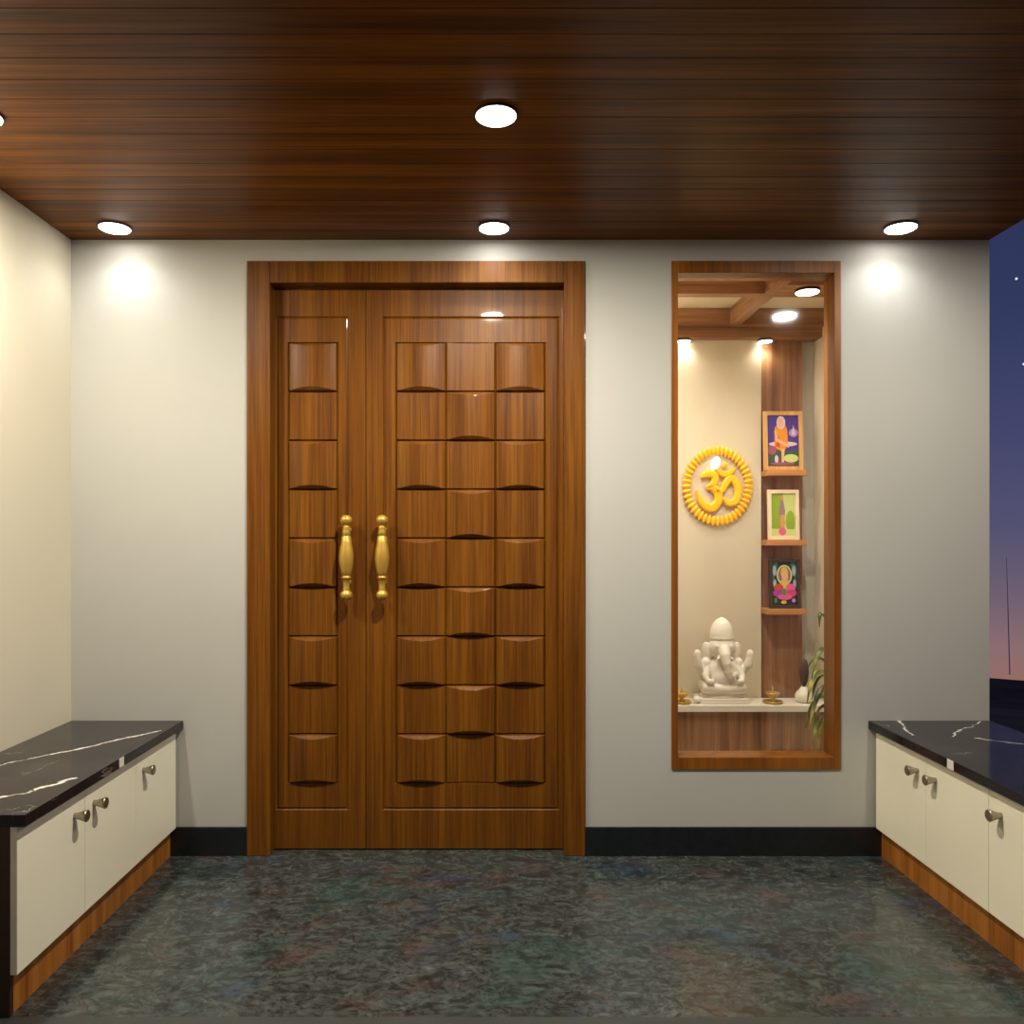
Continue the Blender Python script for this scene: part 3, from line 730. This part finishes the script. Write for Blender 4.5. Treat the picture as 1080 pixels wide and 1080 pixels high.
vs_ = thing('vase', 'small white bulb vase holding a dried purple bud under the palm leaves', 'vase', (X(848, 4.33), 4.33, 0.416))
obj('bowl', lathe(bmesh.new(), [(0, 0), (0.030, 0), (0.044, 0.014), (0.047, 0.032), (0.040, 0.052), (0.022, 0.070), (0.014, 0.084), (0.010, 0.084), (0.012, 0.07), (0, 0.05)], 28), M_STATUE, vs_, smooth=True)
obj('dried_bud', lathe(bmesh.new(), [(0.0, 0.06), (0.004, 0.08), (0.018, 0.11), (0.024, 0.15), (0.022, 0.19), (0.016, 0.22), (0, 0.235)], 16), plain('dried_purple', (84, 62, 58), 0.8), vs_, smooth=True)

PYP = 3.86
pl = thing('potted_plant', 'green strap-leaved plant arching behind the right window jamb', 'plant', (1.672, PYP, 0))
obj('pot', lathe(bmesh.new(), [(0, 0), (0.075, 0), (0.10, 0.20), (0.108, 0.20), (0.108, 0.225), (0.096, 0.225), (0.09, 0.20), (0, 0.195)], 32), plain('terracotta_pot', (170, 98, 66), 0.7), pl, smooth=False)
obj('stem', tube(bmesh.new(), [(0, 0, 0.19), (0.004, 0, 0.4), (0, 0.003, 0.62)], [0.02, 0.016, 0.012], 12), plain('plant_stem', (110, 98, 50), 0.7), pl, smooth=True)
ML = Mat('strap_leaf'); nc = ML.noise(ML.coords((1, 1, 1)), 9, 3, 0.5)
ML.base(ML.ramp(nc, [(0.35, lin((38, 56, 16))), (0.54, lin((92, 108, 28))), (0.70, lin((186, 180, 84)))])); ML.set(Roughness=0.4)
def leafblade(p0, p1, p2, wd, parent):
    bm = bmesh.new(); n = 16; rows = []
    p0, p1, p2 = Vector(p0), Vector(p1), Vector(p2)
    for i in range(n + 1):
        t = i / n; p = (1 - t) ** 2 * p0 + 2 * t * (1 - t) * p1 + t * t * p2
        d = (2 * (1 - t) * (p1 - p0) + 2 * t * (p2 - p1)).normalized()
        sd = d.cross(Vector((0, 0, 1)))
        if sd.length < 0.05: sd = Vector((0, 1, 0))
        sd.normalize(); sd = (sd + Vector((0, 0, 0.25))).normalized()
        ww = wd * (0.35 + 0.65 * math.sin(PI * min(1, 0.15 + t * 0.85)) ** 0.7) * (1 - t ** 6) + 0.0006
        up = sd.cross(d).normalized()
        rows.append([bm.verts.new(p + sd * ww * s + up * (abs(s) * ww * 0.45)) for s in (-1, -0.5, 0, 0.5, 1)])
    for a, b in zip(rows, rows[1:]):
        for j in range(4): bm.faces.new((a[j], a[j + 1], b[j + 1], b[j]))
    o = obj('leaf', bm, ML.m, parent, smooth=True)
    so = o.modifiers.new('thick', 'SOLIDIFY'); so.thickness = 0.0018
    return o
def lp(px, py, yy): return (X(px, yy) - 1.672, yy - PYP, Z(py, yy))
top = (0, 0, 0.60)
for start, mid, end in ((0.60, (868, 652, 3.80), (856, 716, 3.76)), (0.58, (862, 672, 3.86), (849, 712, 3.90)), (0.52, (866, 700, 3.82), (853, 770, 3.78)), (0.50, (864, 722, 3.88), (855, 752, 3.94)),
                        (0.44, (860, 745, 3.82), (864, 792, 3.80)), (0.60, (864, 615, 3.86), (864, 662, 3.84)), (0.46, (858, 728, 3.90), (858, 786, 3.90)), (0.55, (866, 690, 3.92), (856, 738, 3.98)),
                        (0.57, (860, 684, 3.78), (851, 742, 3.74)), (0.48, (858, 716, 3.94), (850, 768, 4.0)), (0.42, (862, 748, 3.86), (856, 786, 3.84))):
    leafblade((0, 0, start), lp(*mid), lp(*end), 0.0165, pl)
for a in range(6):
    an = -0.9 + a * 0.45
    r_ = 0.085
    leafblade((0, 0, 0.56 - 0.03 * a), (0.02 + r_ * 0.2 * math.cos(an), 0.5 * r_ * math.sin(an) * 2, 0.86 - 0.04 * a), (0.02 + r_ * math.cos(an), 1.8 * r_ * math.sin(an), 0.78 - 0.05 * a), 0.011, pl)
